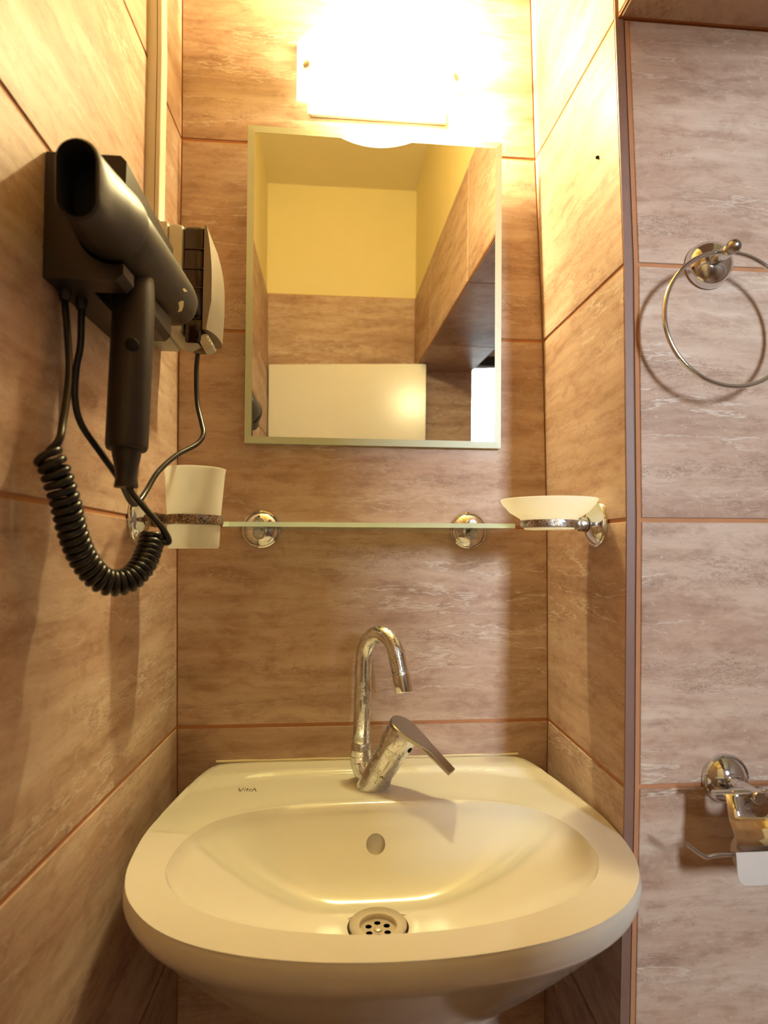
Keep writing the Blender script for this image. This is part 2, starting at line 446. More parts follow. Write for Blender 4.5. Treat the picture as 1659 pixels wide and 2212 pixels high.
fl = struct(mesh('floor', *cboxo((-.2, YW - .1, -.08), (XR + .1, .1, 0)), FLOORM))
for i in range(6):
    for j in range(11):
        x0, y0 = .03 + .3*i, -.02 - .3*j
        tile(fl, [(x0, y0, 0), (x0 + .3, y0, 0), (x0 + .3, y0 - .3, 0), (x0, y0 - .3, 0)], (0, 0, 1))
struct(mesh('ground', *cboxo((-30, -60, -3.2), (30, YW - .3, -3.0)), GROUND))
# white door leaf in front of the opposite wall
DA, DB = np.array([-.026, -1.545, .01]), np.array([.60, -1.46, .01])
dn = norm(np.cross(DB - DA, (0, 0, 1)))*.036
door = struct(mesh('door_1', *prism([DA, DB, DB + np.array([0, 0, 1.785]), DA + np.array([0, 0, 1.785])], dn), WHITED))
hb = DB - (DB - DA)*.1 + np.array([0, 0, 1.0])
hd = norm(DB - DA); hn = -norm(dn)
v1 = lathe([(.024, 0), (.024, .006), (.011, .009), (.009, .045), (.011, .05)], hb, hn, 20)
v2 = tube([hb + hn*.042, hb + hn*.044 - hd*.06, hb + hn*.04 - hd*.12], .008, 12)
mesh('door_handle', *joinlists([v1, v2]), CHROME, door, 40)

# ------------------------------------------------------------------ washbasin
SX = .296
def half_outline(pts):   # (half width, y) from back to front, mirrored into a closed smooth curve
    L = [(-a, b) for a, b in pts]; Rr = [(a, b) for a, b in pts if a > 1e-6]
    return L + Rr[::-1]
OUT = half_outline([(.0, .0), (.12, .0), (.205, -.001), (.235, -.012), (.249, -.06), (.260, -.13), (.2672, -.20), (.2665, -.25), (.259, -.305), (.240, -.352), (.203, -.395), (.15, -.425), (.08, -.443), (.0, -.449)])
INN = half_outline([(.0, -.150), (.09, -.153), (.155, -.164), (.195, -.186), (.217, -.225), (.224, -.268), (.218, -.305), (.195, -.343), (.155, -.373), (.105, -.393), (.05, -.404), (.0, -.407)])
NA = 144
DC = np.array([.2895 - SX, -.250])      # drain centre (relative x)
RC = np.array([0., -.235])
def polar(curve, c):
    P = np.array([q[:2] for q in smoothpath([(a, b, 0) for a, b in curve], 16, True)]) - c
    th = np.unwrap(np.arctan2(P[:, 1], P[:, 0])); r = np.hypot(P[:, 0], P[:, 1])
    if th[-1] < th[0]: th, r = th[::-1], r[::-1]
    th0 = th[0]; T = np.concatenate([th, [th0 + 2*math.pi]]); Q = np.concatenate([r, [r[0]]])
    g = np.arange(NA)*2*math.pi/NA - math.pi
    gg = (g - th0) % (2*math.pi) + th0
    rr = np.interp(gg, T, Q)
    return np.stack([np.cos(g)*rr, np.sin(g)*rr], 1) + c
PO, PI_ = polar(OUT, RC), polar(INN, RC)
ZR = .843
def step(a, b, x): t = min(1, max(0, (x - a)/(b - a))); return t*t*(3 - 2*t)
def deck_z(x, y):
    z = ZR - .0035
    # raised strip along the wall, its edge bowed round at both ends
    e = -.046 - .5*max(0, abs(x) - .13)**1.25
    z += .0065*step(e - .0045, e + .0045, y)
    return z
rings = []
def ring(pts, zf): rings.append([np.array([SX + p[0], p[1], zf(p[0], p[1]) if callable(zf) else zf]) for p in pts])
def sc_out(s, yb):   # shrink the outline towards the wall side
    c = np.array([0, yb]); q = PO - c
    q = c + q*s; q[:, 1] = np.where(PO[:, 1] > -.02, np.minimum(PO[:, 1], 0), q[:, 1]); return q
for s in (.15, .22, .30, .38, .47, .56, .65, .74, .82, .88, .925):
    ring(sc_out(s, -.10), .823 - .263*(1 - s**1.58))
for s, z in ((.955, .8045), (.975, .8120), (.989, .8185), (.997, .8245)): ring(sc_out(s, -.10), z)
ring(sc_out(1.0, -.10), .8305); ring(sc_out(.9985, -.2), .8355); ring(sc_out(.9945, -.2), .8395); ring(sc_out(.988, -.2), .8422)
for t in (.05, .10, .15, .19, .22, .245, .27, .29, .31, .33, .35, .37, .40, .44, .48, .52, .58, .64, .72, .80, .87, .92, .955, .98):
    q = PO*(1 - t) + PI_*t
    edge = .0014*math.exp(-((t - .96)/.05)**2)
    def zf(x, y, t=t, edge=edge):
        d = deck_z(x, y); back = step(-.20, -.13, y)
        lip = ZR - .0002 - .0035*t
        return lip*(1 - back) + d*back + edge*back
    ring(q, zf)
ring(PI_, lambda x, y: ZR - .0062)
ZD = .752
for s in (.985, .965, .94, .90, .85, .79, .72, .64, .56, .48, .40, .33, .26, .20):
    q = DC + (PI_ - RC - (DC - RC)*0)*s*1.0 + (RC - DC)*s
    k = 1 - s
    z = ZD + (ZR - .0062 - ZD)*(max(0, 1 - (k/.80))**1.9 if k < .80 else 0)
    z = z - .006*(1 - math.exp(-k/.02))*math.exp(-k/.3)
    ring(q, z)
ang = np.arange(NA)*2*math.pi/NA - math.pi
for r, z in ((.036, ZD - .0008), (.0335, ZD - .0016), (.0325, ZD - .012), (.0325, ZD - .03)):
    ring(DC + np.stack([np.cos(ang)*r, np.sin(ang)*r], 1), z)
sv = [p for R_ in rings for p in R_]; sf = []
for k in range(len(rings) - 1):
    for i in range(NA):
        j = (i + 1) % NA; sf.append((k*NA + i, k*NA + j, (k + 1)*NA + j, (k + 1)*NA + i))
sf.append(tuple(range(NA - 1, -1, -1))); sf.append(tuple((len(rings) - 1)*NA + i for i in range(NA)))
sink = root('washbasin', (SX, -.2, .64), 'cream glazed ceramic washbasin under the glass shelf in the niche', 'washbasin')
body = mesh('basin', sv, sf, CERAMIC, sink, 50)
# overflow hole cut into the back slope of the bowl
oc = V3((.2925, -.178, .8045)); cutter = mesh('cut', *lathe([(.0118, -.02), (.0118, .022)], (oc[0], oc[1] + .0, oc[2]), (0, .85, -.50), 28), [CERAMIC])
bo = body.modifiers.new('cut', 'BOOLEAN'); bo.object = cutter; bo.solver = 'EXACT'; bo.operation = 'DIFFERENCE'
dg = bpy.context.evaluated_depsgraph_get(); nm = bpy.data.meshes.new_from_object(body.evaluated_get(dg))
body.modifiers.clear()
if len(nm.polygons) > len(sf)*.8: body.data = nm
bpy.data.objects.remove(cutter)
# drain
DW = V3((SX + DC[0], DC[1], ZD))
dr = root('basin_drain', DW, 'round steel drain strainer with holes at the bottom of the washbasin', 'drain')
mesh('flange', *lathe([(.0195, -.008), (.0195, -.0008), (.0205, .0006), (.0300, .0022), (.0314, .0014), (.0314, -.001)], DW, (0, 0, 1), 40, False, False), DRAINM, dr, 40)
cz = DW + np.array([0, 0, -.0045])
cir = lambda c, r, n: [c + np.array([math.cos(2*math.pi*i/n)*r, math.sin(2*math.pi*i/n)*r, 0]) for i in range(n)]
mesh('strainer', *holed(cir(cz, .0196, 40), [cir(cz + np.array([math.cos(math.pi/2 + k*math.pi/3)*.0115, math.sin(math.pi/2 + k*math.pi/3)*.0115, 0]), .0036, 14) for k in range(6)]), DRAINM, dr)
mesh('screw', *lathe([(.0048, 0), (.0046, .0012), (.003, .002)], cz, (0, 0, 1), 16), DRAINM, dr, 40)
mesh('drain_pipe', *lathe([(.0224, -.02), (.0224, .0)], cz, (0, 0, 1), 28, True, False), DARK, dr)  # pipe coloured near-black, painting the shade below the strainer holes
# sealant bead along the wall
mesh('sealant_bead', *tube([(SX - .228 + .456*i/12, -.0018, ZR + .0030 + .0005*math.sin(i*2.1)) for i in range(13)], .0020, 8), SILI, sink, 60)
# lettering on the deck: V i t r A
def stroke(pts, wd=.0009):
    out = []
    for a, b in zip(pts[:-1], pts[1:]):
        a, b = np.array(a, float), np.array(b, float); d = (b - a)/np.linalg.norm(b - a); n = np.array([-d[1], d[0]])*wd/2
        q = [a + n - d*wd*.3, b + n + d*wd*.3, b - n + d*wd*.3, a - n - d*wd*.3]
        P = []
        for x, y in q:
            wx, wy = .1142 + x*1.0, -.0975 + y - .0022*(x/.023); P.append(np.array([wx, wy, deck_z(wx - SX, wy) + .0003]))
        out.append((P + [p + np.array([0, 0, .0003]) for p in P], [(0, 1, 2, 3), (4, 5, 6, 7), (0, 1, 5, 4), (1, 2, 6, 5), (2, 3, 7, 6), (3, 0, 4, 7)]))
    return out
K = .0105
let = stroke([(0, K), (.0032, 0), (.0064, K)]) + stroke([(.0088, 0), (.0088, K*.62)]) + stroke([(.0088, K*.86), (.0088, K*.98)]) + stroke([(.0118, K), (.0118, .0)]) + stroke([(.0103, K*.68), (.0138, K*.68)]) \
    + stroke([(.0155, 0), (.0155, K*.66), (.0178, K*.66)]) + stroke([(.0186, 0), (.0214, K), (.0242, 0)])
lt = mesh('lettering', *joinlists(let), INK, sink)
lt['label'] = 'thin printed VitrA lettering'

# ------------------------------------------------------------------ faucet
FB = V3((.2925, -.094, ZR - .0035))
fa = root('basin_faucet', FB, 'worn chrome gooseneck mixer tap with a flat lever on the washbasin deck', 'tap')
ax = norm((.040, -.026, .082)); hx = norm((.040, -.026, 0))
side = np.cross(ax, np.cross(hx, ax)); side = norm(side); wdt = norm(np.cross(ax, side))
# body: an oblique cylinder whose foot is cut level with the deck
bvs, bfs = [], []
n = 36
for hh, r in ((.0, .0225), (.004, .0228), (.012, .0215), (.030, .0208), (.060, .0208)):
    for i in range(n):
        t = 2*math.pi*i/n
        obl = FB + np.array([math.cos(t)*r, math.sin(t)*r, 0]) + np.array([ax[0]/ax[2], ax[1]/ax[2], 1])*hh
        x, y, a = frame(ax)
        rt = FB + ax*(hh/ax[2]) + (x*math.cos(t) + y*math.sin(t))*r
        kk = step(.01, .045, hh)
        # same angular start for both rings: project the level ring on the oblique plane
        flat = FB + np.array([math.cos(t)*r, math.sin(t)*r, 0]); pr = flat - ax*np.dot(flat - FB, ax)
        pr = FB + norm(pr - FB)*r + ax*(hh/ax[2])
        bvs.append(obl*(1 - kk) + pr*kk)
for k in range(4):
    for i in range(n): j = (i + 1) % n; bfs.append((k*n + i, k*n + j, (k + 1)*n + j, (k + 1)*n + i))
bfs.append(tuple(range(n - 1, -1, -1))); bfs.append(tuple(4*n + i for i in range(n)))
mesh('tap_body', bvs, bfs, WORN, fa, 45)
L0 = .060/ax[2]
cap = mesh('cartridge_cap', *lathe([(.0198, L0 - .004), (.0205, L0 + .0005), (.0217, L0 + .0014), (.0217, L0 + .024), (.0205, L0 + .0265)], FB, ax, 36), WORN, fa, 40)
sp_ = FB + ax*(L0 + .010) + side*.0205 - wdt*.003
mesh('screw_hole_shade', *lathe([(.0038, 0), (.0038, .0018), (.0028, .0022), (.0024, .001)], sp_, side, 16), DARK, cap, 40)  # dark disc painting the shaded hole of the set screw
# lever: round plate running out into a flat bar, square to the body axis
LC = FB + ax*(L0 + .0262)
lev = [(-.0215*math.cos(t), .0215*math.sin(t)) for t in np.linspace(-1.75, 1.75, 25)]
arm = [(.030, .0135), (.046, .0100), (.081, .0088)]
outl = lev + arm + [(a, -b) for a, b in arm[::-1]]
def levpt(a, b, h): return LC + side*a + wdt*b + ax*(h - .006*step(.02, .09, a) - .10*max(0, a - .02)*0)
top = [levpt(a, b, .0045 - .0012*step(.03, .09, a)) for a, b in outl]; bot = [levpt(a, b, .0) for a, b in outl]
nn = len(outl)
lv = [levpt(a*.985, b*.94, .0055 - .0012*step(.03, .09, a)) for a, b in outl] + top + bot
lf = [tuple(range(nn)), tuple(range(3*nn - 1, 2*nn - 1, -1))]
for k in (0, 1):
    for i in range(nn): j = (i + 1) % nn; lf.append((k*nn + i, k*nn + j, k*nn + nn + j, k*nn + nn + i))
mesh('lever', lv, lf, STEEL, fa, 35)
# neck joint and spout
RB = V3((.2785, -.074, .876))
mesh('spout_neck', *tube(smoothpath([RB + np.array([0, 0, -.002]), RB + np.array([.0005, -.001, -.012]), RB + np.array([.006, -.008, -.026]), RB + np.array([.016, -.020, -.036])], 8), list(np.interp(range(25), [0, 8, 16, 24], [.0148, .0150, .0135, .010])), 24), WORN, fa, 60)
mesh('spout_collar', *lathe([(.0120, -.002), (.0140, -.0015), (.0142, .001), (.0138, .015), (.0130, .0165), (.0112, .0168)], RB, (0, 0, 1), 28), WORN, fa, 40)
A0 = RB + np.array([.003, 0, .127]); sd = norm((.050, -.046, 0)); rad = .0300
path = [RB + np.array([0, 0, .012]), RB + np.array([.001, 0, .05]), RB + np.array([.002, 0, .09])]
path = [RB + np.array([.003*t, 0, 0.012 + .115*t]) for t in np.linspace(0, 1, 10)]
cc = A0 + sd*rad
for t in np.linspace(0, math.radians(163), 30)[1:]:
    path.append(cc - sd*rad*math.cos(t) + np.array([0, 0, rad*1.36*math.sin(t)]))
ed = norm(path[-1] - path[-2])
path.append(path[-1] + ed*.012); path.append(path[-1] + ed*.012)
sp = mesh('spout', *tube(path, .0118, 24), WORN, fa, 60)
mesh('aerator', *lathe([(.0108, -.001), (.0122, .0005), (.0122, .022), (.0116, .0235), (.0098, .0235), (.0095, .019)], path[-1] - ed*.002, ed, 28), CHROME, sp, 40)

# ------------------------------------------------------------------ mirror
def mirror():
    b0, b1 = onY(527, 957, -.012), onY(1083, 969, -.012)
    t0, t1 = onY(537, 270, -.029), onY(1082, 308, -.029)
    xl, xr = (b0[0] + t0[0])/2, (b1[0] + t1[0])/2; zb, zt = (b0[2] + b1[2])/2, (t0[2] + t1[2])/2
    zl = [b0[2], b1[2], t1[2], t0[2]]
    P = [np.array([xl, -.012, b0[2]]), np.array([xr, -.012, b1[2]]), np.array([xr + .001, -.029, t1[2]]), np.array([xl - .0005, -.029, t0[2]])]
    nr = norm(np.cross(P[1] - P[0], P[3] - P[0]))
    if nr[1] > 0: nr = -nr
    ctr = sum(P)/4
    r = root('wall_mirror', ctr*np.array([1, 1, 0]) + np.array([0, 0, zb]), 'rectangular wall mirror with a pale frosted border below the lamp', 'mirror')
    def ins(d):
        o = []
        for i in range(4): o.append(P[i] + (norm(P[(i + 1) % 4] - P[i]) + norm(P[i - 1] - P[i]))*d)
        return o
    I = ins(.0105)
    mesh('backing', [p - nr*.005 for p in P] + [p - nr*.0005 for p in P], [(0, 1, 2, 3), (4, 5, 6, 7)] + [(i, (i + 1) % 4, 4 + (i + 1) % 4, 4 + i) for i in range(4)], GEDGE, r)
    mesh('looking_glass', [p + nr*.0006 for p in I], [(0, 1, 2, 3)], MIRR, r)
    bz = [p for p in P] + [p + nr*.0001 for p in ins(.0007)] + [p + nr*.0008 for p in I]
    q = []
    for k in (0, 4):
        for i in range(4): j = (i + 1) % 4; q.append((k + i, k + j, k + 4 + j, k + 4 + i))
    mesh('border', bz, q, FRAMEG, r)
    mesh('hanger', *cboxo((ctr[0] - .06, -.020, zt - .07), (ctr[0] + .06, -.0016, zt - .05), .002), STEEL, r)
mirror()

# ------------------------------------------------------------------ wall lamp
LX, LZ = .303, 1.8975
lamp = root('wall_lamp', (LX, -.02, LZ), 'lit wall lamp with a bowed white glass shade above the mirror', 'lamp')
RL = .241; HWD = .1275
def half_h(x): return math.sqrt(max(0, RL*RL - x*x)) - (RL - .084)
nx, nz = 26, 10
def shade_pt(x, k, off=0):
    y = -.030 - .042*(1 - (x/HWD)**2) - off
    return np.array([LX + x, y, LZ + half_h(x)*k])
gv, gf = [], []
for off in (0, .004):
    for i in range(nx + 1):
        for j in range(nz + 1): gv.append(shade_pt(-HWD + 2*HWD*i/nx, -1 + 2*j/nz, off))
S1 = (nx + 1)*(nz + 1); G = lambda s, i, j: s*S1 + i*(nz + 1) + j
for i in range(nx):
    for j in range(nz):
        for s in (0, 1): gf.append((G(s, i, j), G(s, i + 1, j), G(s, i + 1, j + 1), G(s, i, j + 1)))
    for j in (0, nz): gf.append((G(0, i, j), G(0, i + 1, j), G(1, i + 1, j), G(1, i, j)))
for j in range(nz):
    for i in (0, nx): gf.append((G(0, i, j), G(0, i, j + 1), G(1, i, j + 1), G(1, i, j)))
smi = []
for i in range(nx):
    for j in range(nz): smi += [1, 0]
    smi += [1, 1]
smi += [1]*(2*nz)
shade = mesh('lamp_shade', gv, gf, [SHADEM, SHADEI], lamp, 40, mi=smi)
for x in (-.110, .1175):
    p = shade_pt(x, 0, .004); d = norm((x*.66/HWD*1.0, -1, 0))
    sc_ = mesh('screw_cap', *lathe([(.0065, -.001), (.0070, .002), (.0055, .0055), (.002, .0065)], p, d, 20), STEEL, shade, 40)
    mesh('standoff', *tube([(LX + x, -.0018, LZ), (LX + x, p[1] + .004, LZ)], .004, 12), STEEL, lamp, 40)
mesh('reflector_plate', *cboxo((LX - .108, -.010, LZ - .050), (LX + .112, -.0018, LZ + .056), .003), WFRAME, lamp)  # unseen white reflector, enlarged to send bulb light out through the shade
# ribbed glass sleeve along the bottom
rv, rf = [], []
nr_ = 90
for i in range(nr_ + 1):
    x = LX - .112 + .21*i/nr_; a = .0012*(i % 2)
    yf = -.022 - .032*(1 - ((x - LX)/HWD)**2) - a
    rv += [np.array([x, yf + .003, LZ - .020]), np.array([x, yf, LZ - .030]), np.array([x, yf + .001, LZ - .042]), np.array([x, yf + .008, LZ - .049]), np.array([x, -.010, LZ - .050])]
for i in range(nr_):
    for k in range(4): rf.append((i*5 + k, i*5 + 5 + k, i*5 + 6 + k, i*5 + 1 + k))
mesh('ribbed_cover', rv, rf, RIBBED, lamp)
bulb = mesh('bulb', *tube([(LX + .005 + .085*t, -.043, LZ - .014) for t in np.linspace(0, 1, 6)], [.006, .0085, .0085, .0085, .0085, .006], 10), BULBM, lamp)
for x in (LX - .008,):
    mesh('bulb_socket', *cboxo((x - .008, -.052, LZ - .024), (x + .008, -.010, LZ - .004), .002), LGREYP, lamp)

# ------------------------------------------------------------------ glass shelf, rosettes
def dome(c, axis, r=.0285, n=40):
    return lathe([(r, .0), (r, .0025), (r*.97, .0045), (r*.90, .0055), (r*.87, .0052), (r*.80, .0075), (r*.62, .0115), (r*.40, .0142), (r*.30, .0150)], c, axis, n)
SZ = 1.1915
shelf = root('glass_shelf', (.288, -.0, SZ - .03), 'clear glass shelf with a green edge on two chrome rosettes', 'shelf')
o = [(.0965, -.004), (.0965, -.146), (.099, -.153), (.106, -.156), (.469, -.156), (.476, -.153), (.4785, -.146), (.4785, -.004)]
gv = [np.array([x, y, SZ - .003]) for x, y in o] + [np.array([x, y, SZ + .003]) for x, y in o]; n = len(o)
gf = [tuple(range(n - 1, -1, -1)), tuple(range(n, 2*n))] + [(i, (i + 1) % n, n + (i + 1) % n, n + i) for i in range(n)]
mesh('glass_pane', gv, gf, [GLASS, GEDGE], shelf, mi=[0, 0] + [1]*n)
for x in (.1287, .4474):
    rz = mesh('rosette', *dome((x, -.0016, SZ - .0015), (0, -1, 0), .0292), CHROME, shelf, 35)
    mesh('clamp', *joinlists([lathe([(.0085, .012), (.0085, .034), (.0070, .037)], (x, -.0016, SZ - .0085), (0, -1, 0), 20),
                              lathe([(.0070, .012), (.0070, .034), (.0060, .036)], (x, -.0016, SZ + .0080), (0, -1, 0), 20)]), WORN, rz, 40)

def holder(name, label, c, axis, reach, ring_r, ring_h, mat):
    """rosette on a side wall, short arm and a flat ring"""
    c = V3(c); a = norm(axis)
    r = root(name, c, label, 'holder')
    mesh('rosette', *dome(c, a, .0300), CHROME, r, 35)
    mesh('arm', *lathe([(.0085, .010), (.0085, .020), (.0068, .021), (.0068, .023), (.0095, .024), (.0095, reach - ring_r - .012), (.0080, reach - ring_r - .008), (.0070, reach - ring_r + .001)], c, a, 24), mat, r, 40)
    cc_ = c + a*reach
    mesh('ring', *lathe([(ring_r - .0035, -ring_h/2), (ring_r, -ring_h/2 + .001), (ring_r + .0004, 0), (ring_r, ring_h/2 - .001), (ring_r - .0035, ring_h/2), (ring_r - .0035, -ring_h/2)], cc_, (0, 0, 1), 44, False, False), mat, r, 45)
    return cc_
HY = -.180
xw = p_left(HY, 1.195)[0] + .0016
tc_ = holder('tumbler_holder', 'tarnished chrome ring holder gripping the frosted tumbler', (xw, HY, 1.195), (1, 0, 0), .0685 - xw, .0345, .0125, TARNISH)
tum = mesh('tumbler', *lathe([(.0255, -.0335), (.0285, -.0345), (.0302, -.0315), (.0309, -.012), (.0312, .004), (.0352, .055), (.0362, .0615), (.0366, .0625), (.0352, .0628), (.0335, .054), (.0290, .0), (.0280, -.030), (.001, -.031)], tc_, (0, 0, 1), 48, True, True), FROST, None, 50)
tag(tum, 'frosted white plastic tumbler in the ring on the left wall', 'tumbler')
xw2 = p_niche(.70, 1.193)[0] - .0016
HY2 = -.188
sc2 = holder('soap_dish_holder', 'tarnished chrome ring holder under the frosted soap dish', (xw2, HY2, 1.193), (-1, 0, 0), xw2 - .5095, .0355, .0105, TARNISH)
dish = mesh('soap_dish', *lathe([(.026, -.0065), (.0305, -.007), (.0315, -.003), (.0360, .0065), (.0485, .0145), (.0575, .0245), (.0605, .0300), (.0600, .0308), (.0565, .0255), (.047, .017), (.034, .0085), (.001, -.003)], sc2, (0, 0, 1), 52), FROST, None, 50)
tag(dish, 'shallow round frosted soap dish in the ring on the niche wall', 'soap dish')

# ------------------------------------------------------------------ hair dryer and its wall cradle
BX = .050
def wallx(y, z): return p_left(y, z)[0] + .0014
Q0, Q1 = V3((BX, -.4925, 1.4274)), V3((BX, -.206, 1.4483))
da = norm(Q1 - Q0); dL = float(np.linalg.norm(Q1 - Q0))
dup = norm(np.cross((1, 0, 0), da)); dxx = np.array([1., 0, 0])
if dup[2] < 0: dup = -dup
hold = root('hair_dryer_cradle', (wallx(-.34, 1.44), -.34, 1.387), 'dark plastic wall cradle holding the hair dryer, two cables below', 'cradle')
HB, HT, HF = 1.387, 1.4965, .058
def cprofile(y, lower=True):
    zc = np.interp(y, [Q0[1], Q1[1]], [Q0[2], Q1[2]]); x0 = wallx(y, 1.44); R_ = .0325
    pts = [(x0, HB), (HF - .006, HB), (HF, HB + .006)] if lower else [(x0, HB), (.024, HB)]
    a0 = -76 if lower else -135
    arc = [(BX + R_*math.cos(math.radians(t)), zc + R_*math.sin(math.radians(t))) for t in np.linspace(a0, -284, 15)]
    return [np.array([x, y, z]) for x, z in pts + arc + [(HF, HT - .005), (HF - .005, HT), (x0, HT)]]
def cseg(y0, y1, lower=True):
    a, b = cprofile(y0, lower), cprofile(y1, lower); n = len(a)
    return a + b, [tuple(range(n - 1, -1, -1)), tuple(range(n, 2*n))] + [(i, (i + 1) % n, n + (i + 1) % n, n + i) for i in range(n)]
mesh('cradle_body', *joinlists([cseg(-.4155, -.388), cseg(-.388, -.338, False), cseg(-.338, -.264)]), HOLDP, hold, 30)
dry = root('hair_dryer', Q0 + da*.13, 'matt black hair dryer with slot nozzle hanging in the wall cradle', 'hair dryer')
def ellring(s, f): # f(theta) -> (a,b)
    return [Q0 + da*s + dxx*f(t)[0] + dup*f(t)[1] for t in np.arange(48)*2*math.pi/48]
def stad(hw, hh):
    def f(t):
        c, s = math.cos(t), math.sin(t); st = hh - hw
        # ray against a vertical stadium
        if abs(c) > 1e-9 and abs(s/c)*hw <= st: k = hw/abs(c)
        else:
            b = abs(s)*st; k = b + math.sqrt(max(0, b*b - st*st + hw*hw))
        return k*c, k*s
    return f
def lerpf(f, g, k): return lambda t: tuple(a*(1 - k) + b*k for a, b in zip(f(t), g(t)))
circ = lambda r: (lambda t: (r*math.cos(t), r*math.sin(t)))
def loft(rl, cap0=True, cap1=True):
    n = len(rl[0]); v = [p for q in rl for p in q]; f = []
    for k in range(len(rl) - 1):
        for i in range(n): j = (i + 1) % n; f.append((k*n + i, k*n + j, k*n + n + j, k*n + n + i))
    if cap0: f.append(tuple(range(n - 1, -1, -1)))
    if cap1: f.append(tuple((len(rl) - 1)*n + i for i in range(n)))
    return v, f
mesh('barrel', *lathe([(.0268, .066), (.0285, .069), (.0287, .10), (.0287, .20), (.0284, .252), (.0272, .268), (.0235, .280), (.016, .2865), (.006, dL + .001)], Q0, da, 48), BLACKP, dry, 45)
SO, SI = stad(.0158, .0300), stad(.0126, .0268)
nz_ = mesh('nozzle', *loft([ellring(.034, lerpf(SI, circ(.02), .3)), ellring(.002, SI), ellring(.0, lerpf(SI, SO, .5)), ellring(.0015, SO), ellring(.018, lerpf(SO, circ(.0300), .16)), ellring(.040, lerpf(SO, circ(.0305), .62)), ellring(.060, circ(.0300)), ellring(.071, circ(.0300)), ellring(.0715, circ(.0280))]), [BLACKP, DARK], dry, 45, mi=[1]*96 + [0]*288 + [1, 0])  # inner faces near-black: shade inside the mouth is put into the colour
mesh('nozzle_grille', *loft([ellring(.0335, lerpf(SI, circ(.02), .29)), ellring(.030, lerpf(SI, circ(.02), .26))]), DARK, nz_)
H0, H1 = V3((BX, -.3605, 1.415)), V3((BX - .0005, -.3688, 1.2495)); ha = norm(H1 - H0); hl = float(np.linalg.norm(H1 - H0))
hdl = mesh('handle', *lathe([(.0165, .0), (.0182, .022), (.0186, .06), (.0184, hl - .004), (.0176, hl - .0012), (.0165, hl)], H0, ha, 36), BLACKP, dry, 40)
mesh('switch', *lathe([(.0062, -.002), (.0062, .0015), (.0050, .0026), (.0025, .003)], H0 + ha*.072 + norm((.35, -1, .0))*.0178, (.35, -1, 0), 20), DARK, hdl, 40)
mesh('strain_relief', *lathe([(.0128, -.001), (.0122, .006), (.0098, .018), (.0092, .026), (.0102, .033), (.0102, .0345)], H1 + np.array([0, 0, .0005]), norm((.02, -.02, -1)), 24), BLACKP, dry, 40)
def on_barrel(u, v, r):
    d = ray(u, v); oc_ = CAM - Q0
    dp, op = d - da*np.dot(d, da), oc_ - da*np.dot(oc_, da)
    A, B, C_ = dp@dp, 2*dp@op, op@op - r*r; q = B*B - 4*A*C_
    return None if q < 0 else CAM + d*((-B - math.sqrt(q))/(2*A))
def chip(poly):
    pts = [on_barrel(u, v, .0287) for u, v in poly]
    if any(p is None for p in pts): return
    def lift(p, k):
        c = Q0 + da*np.dot(p - Q0, da); return c + norm(p - c)*(.0288 + k)
    n = len(pts); a = [lift(p, -.0004) for p in pts]; b = [lift(p, .00015) for p in pts]
    mesh('paint_chip', a + b, [tuple(range(n, 2*n))] + [(i, (i + 1) % n, n + (i + 1) % n, n + i) for i in range(n)], CHIP, dry)
chip([(385, 654), (391, 650), (397, 651), (396, 662), (392, 672), (384, 674), (387, 663)])
chip([(394, 624), (399, 623), (405, 630), (398, 630)])
# coiled cord: straight lead out of the cradle, coil, straight lead into the handle
def P3(l): return [onY(u, v, y) for u, v, y in l]
core = smoothpath(P3([(100, 978, -.446), (118, 1015, -.444), (140, 1080, -.436), (157, 1150, -.425), (183, 1212, -.412), (225, 1255, -.400), (272, 1255, -.388), (307, 1222, -.376), (326, 1175, -.366), (329, 1158, -.362)]), 40)
cl = np.concatenate([[0], np.cumsum([np.linalg.norm(core[i + 1] - core[i]) for i in range(len(core) - 1)])])
turns = 31; hel = []
CRD, WR = .0088, .0031
xf = frame(core[1] - core[0])[0]
for k in range(turns*16 + 1):
    s = k/(turns*16); s_ = s**1.12 if False else (s*.86 + .14*s*s*(1)) # a little tighter towards the lower end
    s_ = 1 - ((1 - s)*.80 + .20*(1 - s)**2)
    L_ = cl[-1]*s_; i = min(len(core) - 2, int(np.searchsorted(cl, L_, 'right') - 1)); t = (L_ - cl[i])/max(1e-9, cl[i + 1] - cl[i])
    p = core[i]*(1 - t) + core[i + 1]*t; tg = norm(core[min(i + 2, len(core) - 1)] - core[max(i - 1, 0)])
    xf = norm(xf - tg*np.dot(xf, tg)); yf = np.cross(tg, xf); a = 2*math.pi*k/16
    hel.append(p + (xf*math.cos(a) + yf*math.sin(a))*CRD)
lead_in = smoothpath(P3([(140, 652, -.392), (147, 740, -.398), (149, 800, -.406), (144, 860, -.416), (135, 915, -.428), (127, 952, -.438)]) + [hel[0] + (hel[0] - hel[1])*1.5], 8)
e1 = hel[-1]
lead_out = smoothpath([e1 + (hel[-1] - hel[-2])*1.5] + P3([(362, 1172, -.362), (350, 1140, -.364), (315, 1100, -.366), (284, 1062, -.368), (275, 1040, -.3692)]), 8)
cordpath = lead_in[:-1] + hel + lead_out[1:]
mesh('coiled_cord', *tube(cordpath, WR, 8), CABLE, dry, 70)
pc = P3([(176, 662, -.372), (174, 745, -.372), (165, 795, -.371), (162, 858, -.370), (175, 915, -.366), (216, 976, -.352), (258, 1036, -.330), (280, 1080, -.300), (295, 1088, -.282), (314, 1064, -.262), (341, 1020, -.240), (381, 984, -.215), (424, 960, -.190), (439, 938, -.178), (435, 912, -.168), (426, 870, -.156), (424, 807, -.150), (427, 765, -.147)])
mesh('power_cord', *tube(smoothpath(pc, 8), .0031, 10), CABLE, hold, 70)
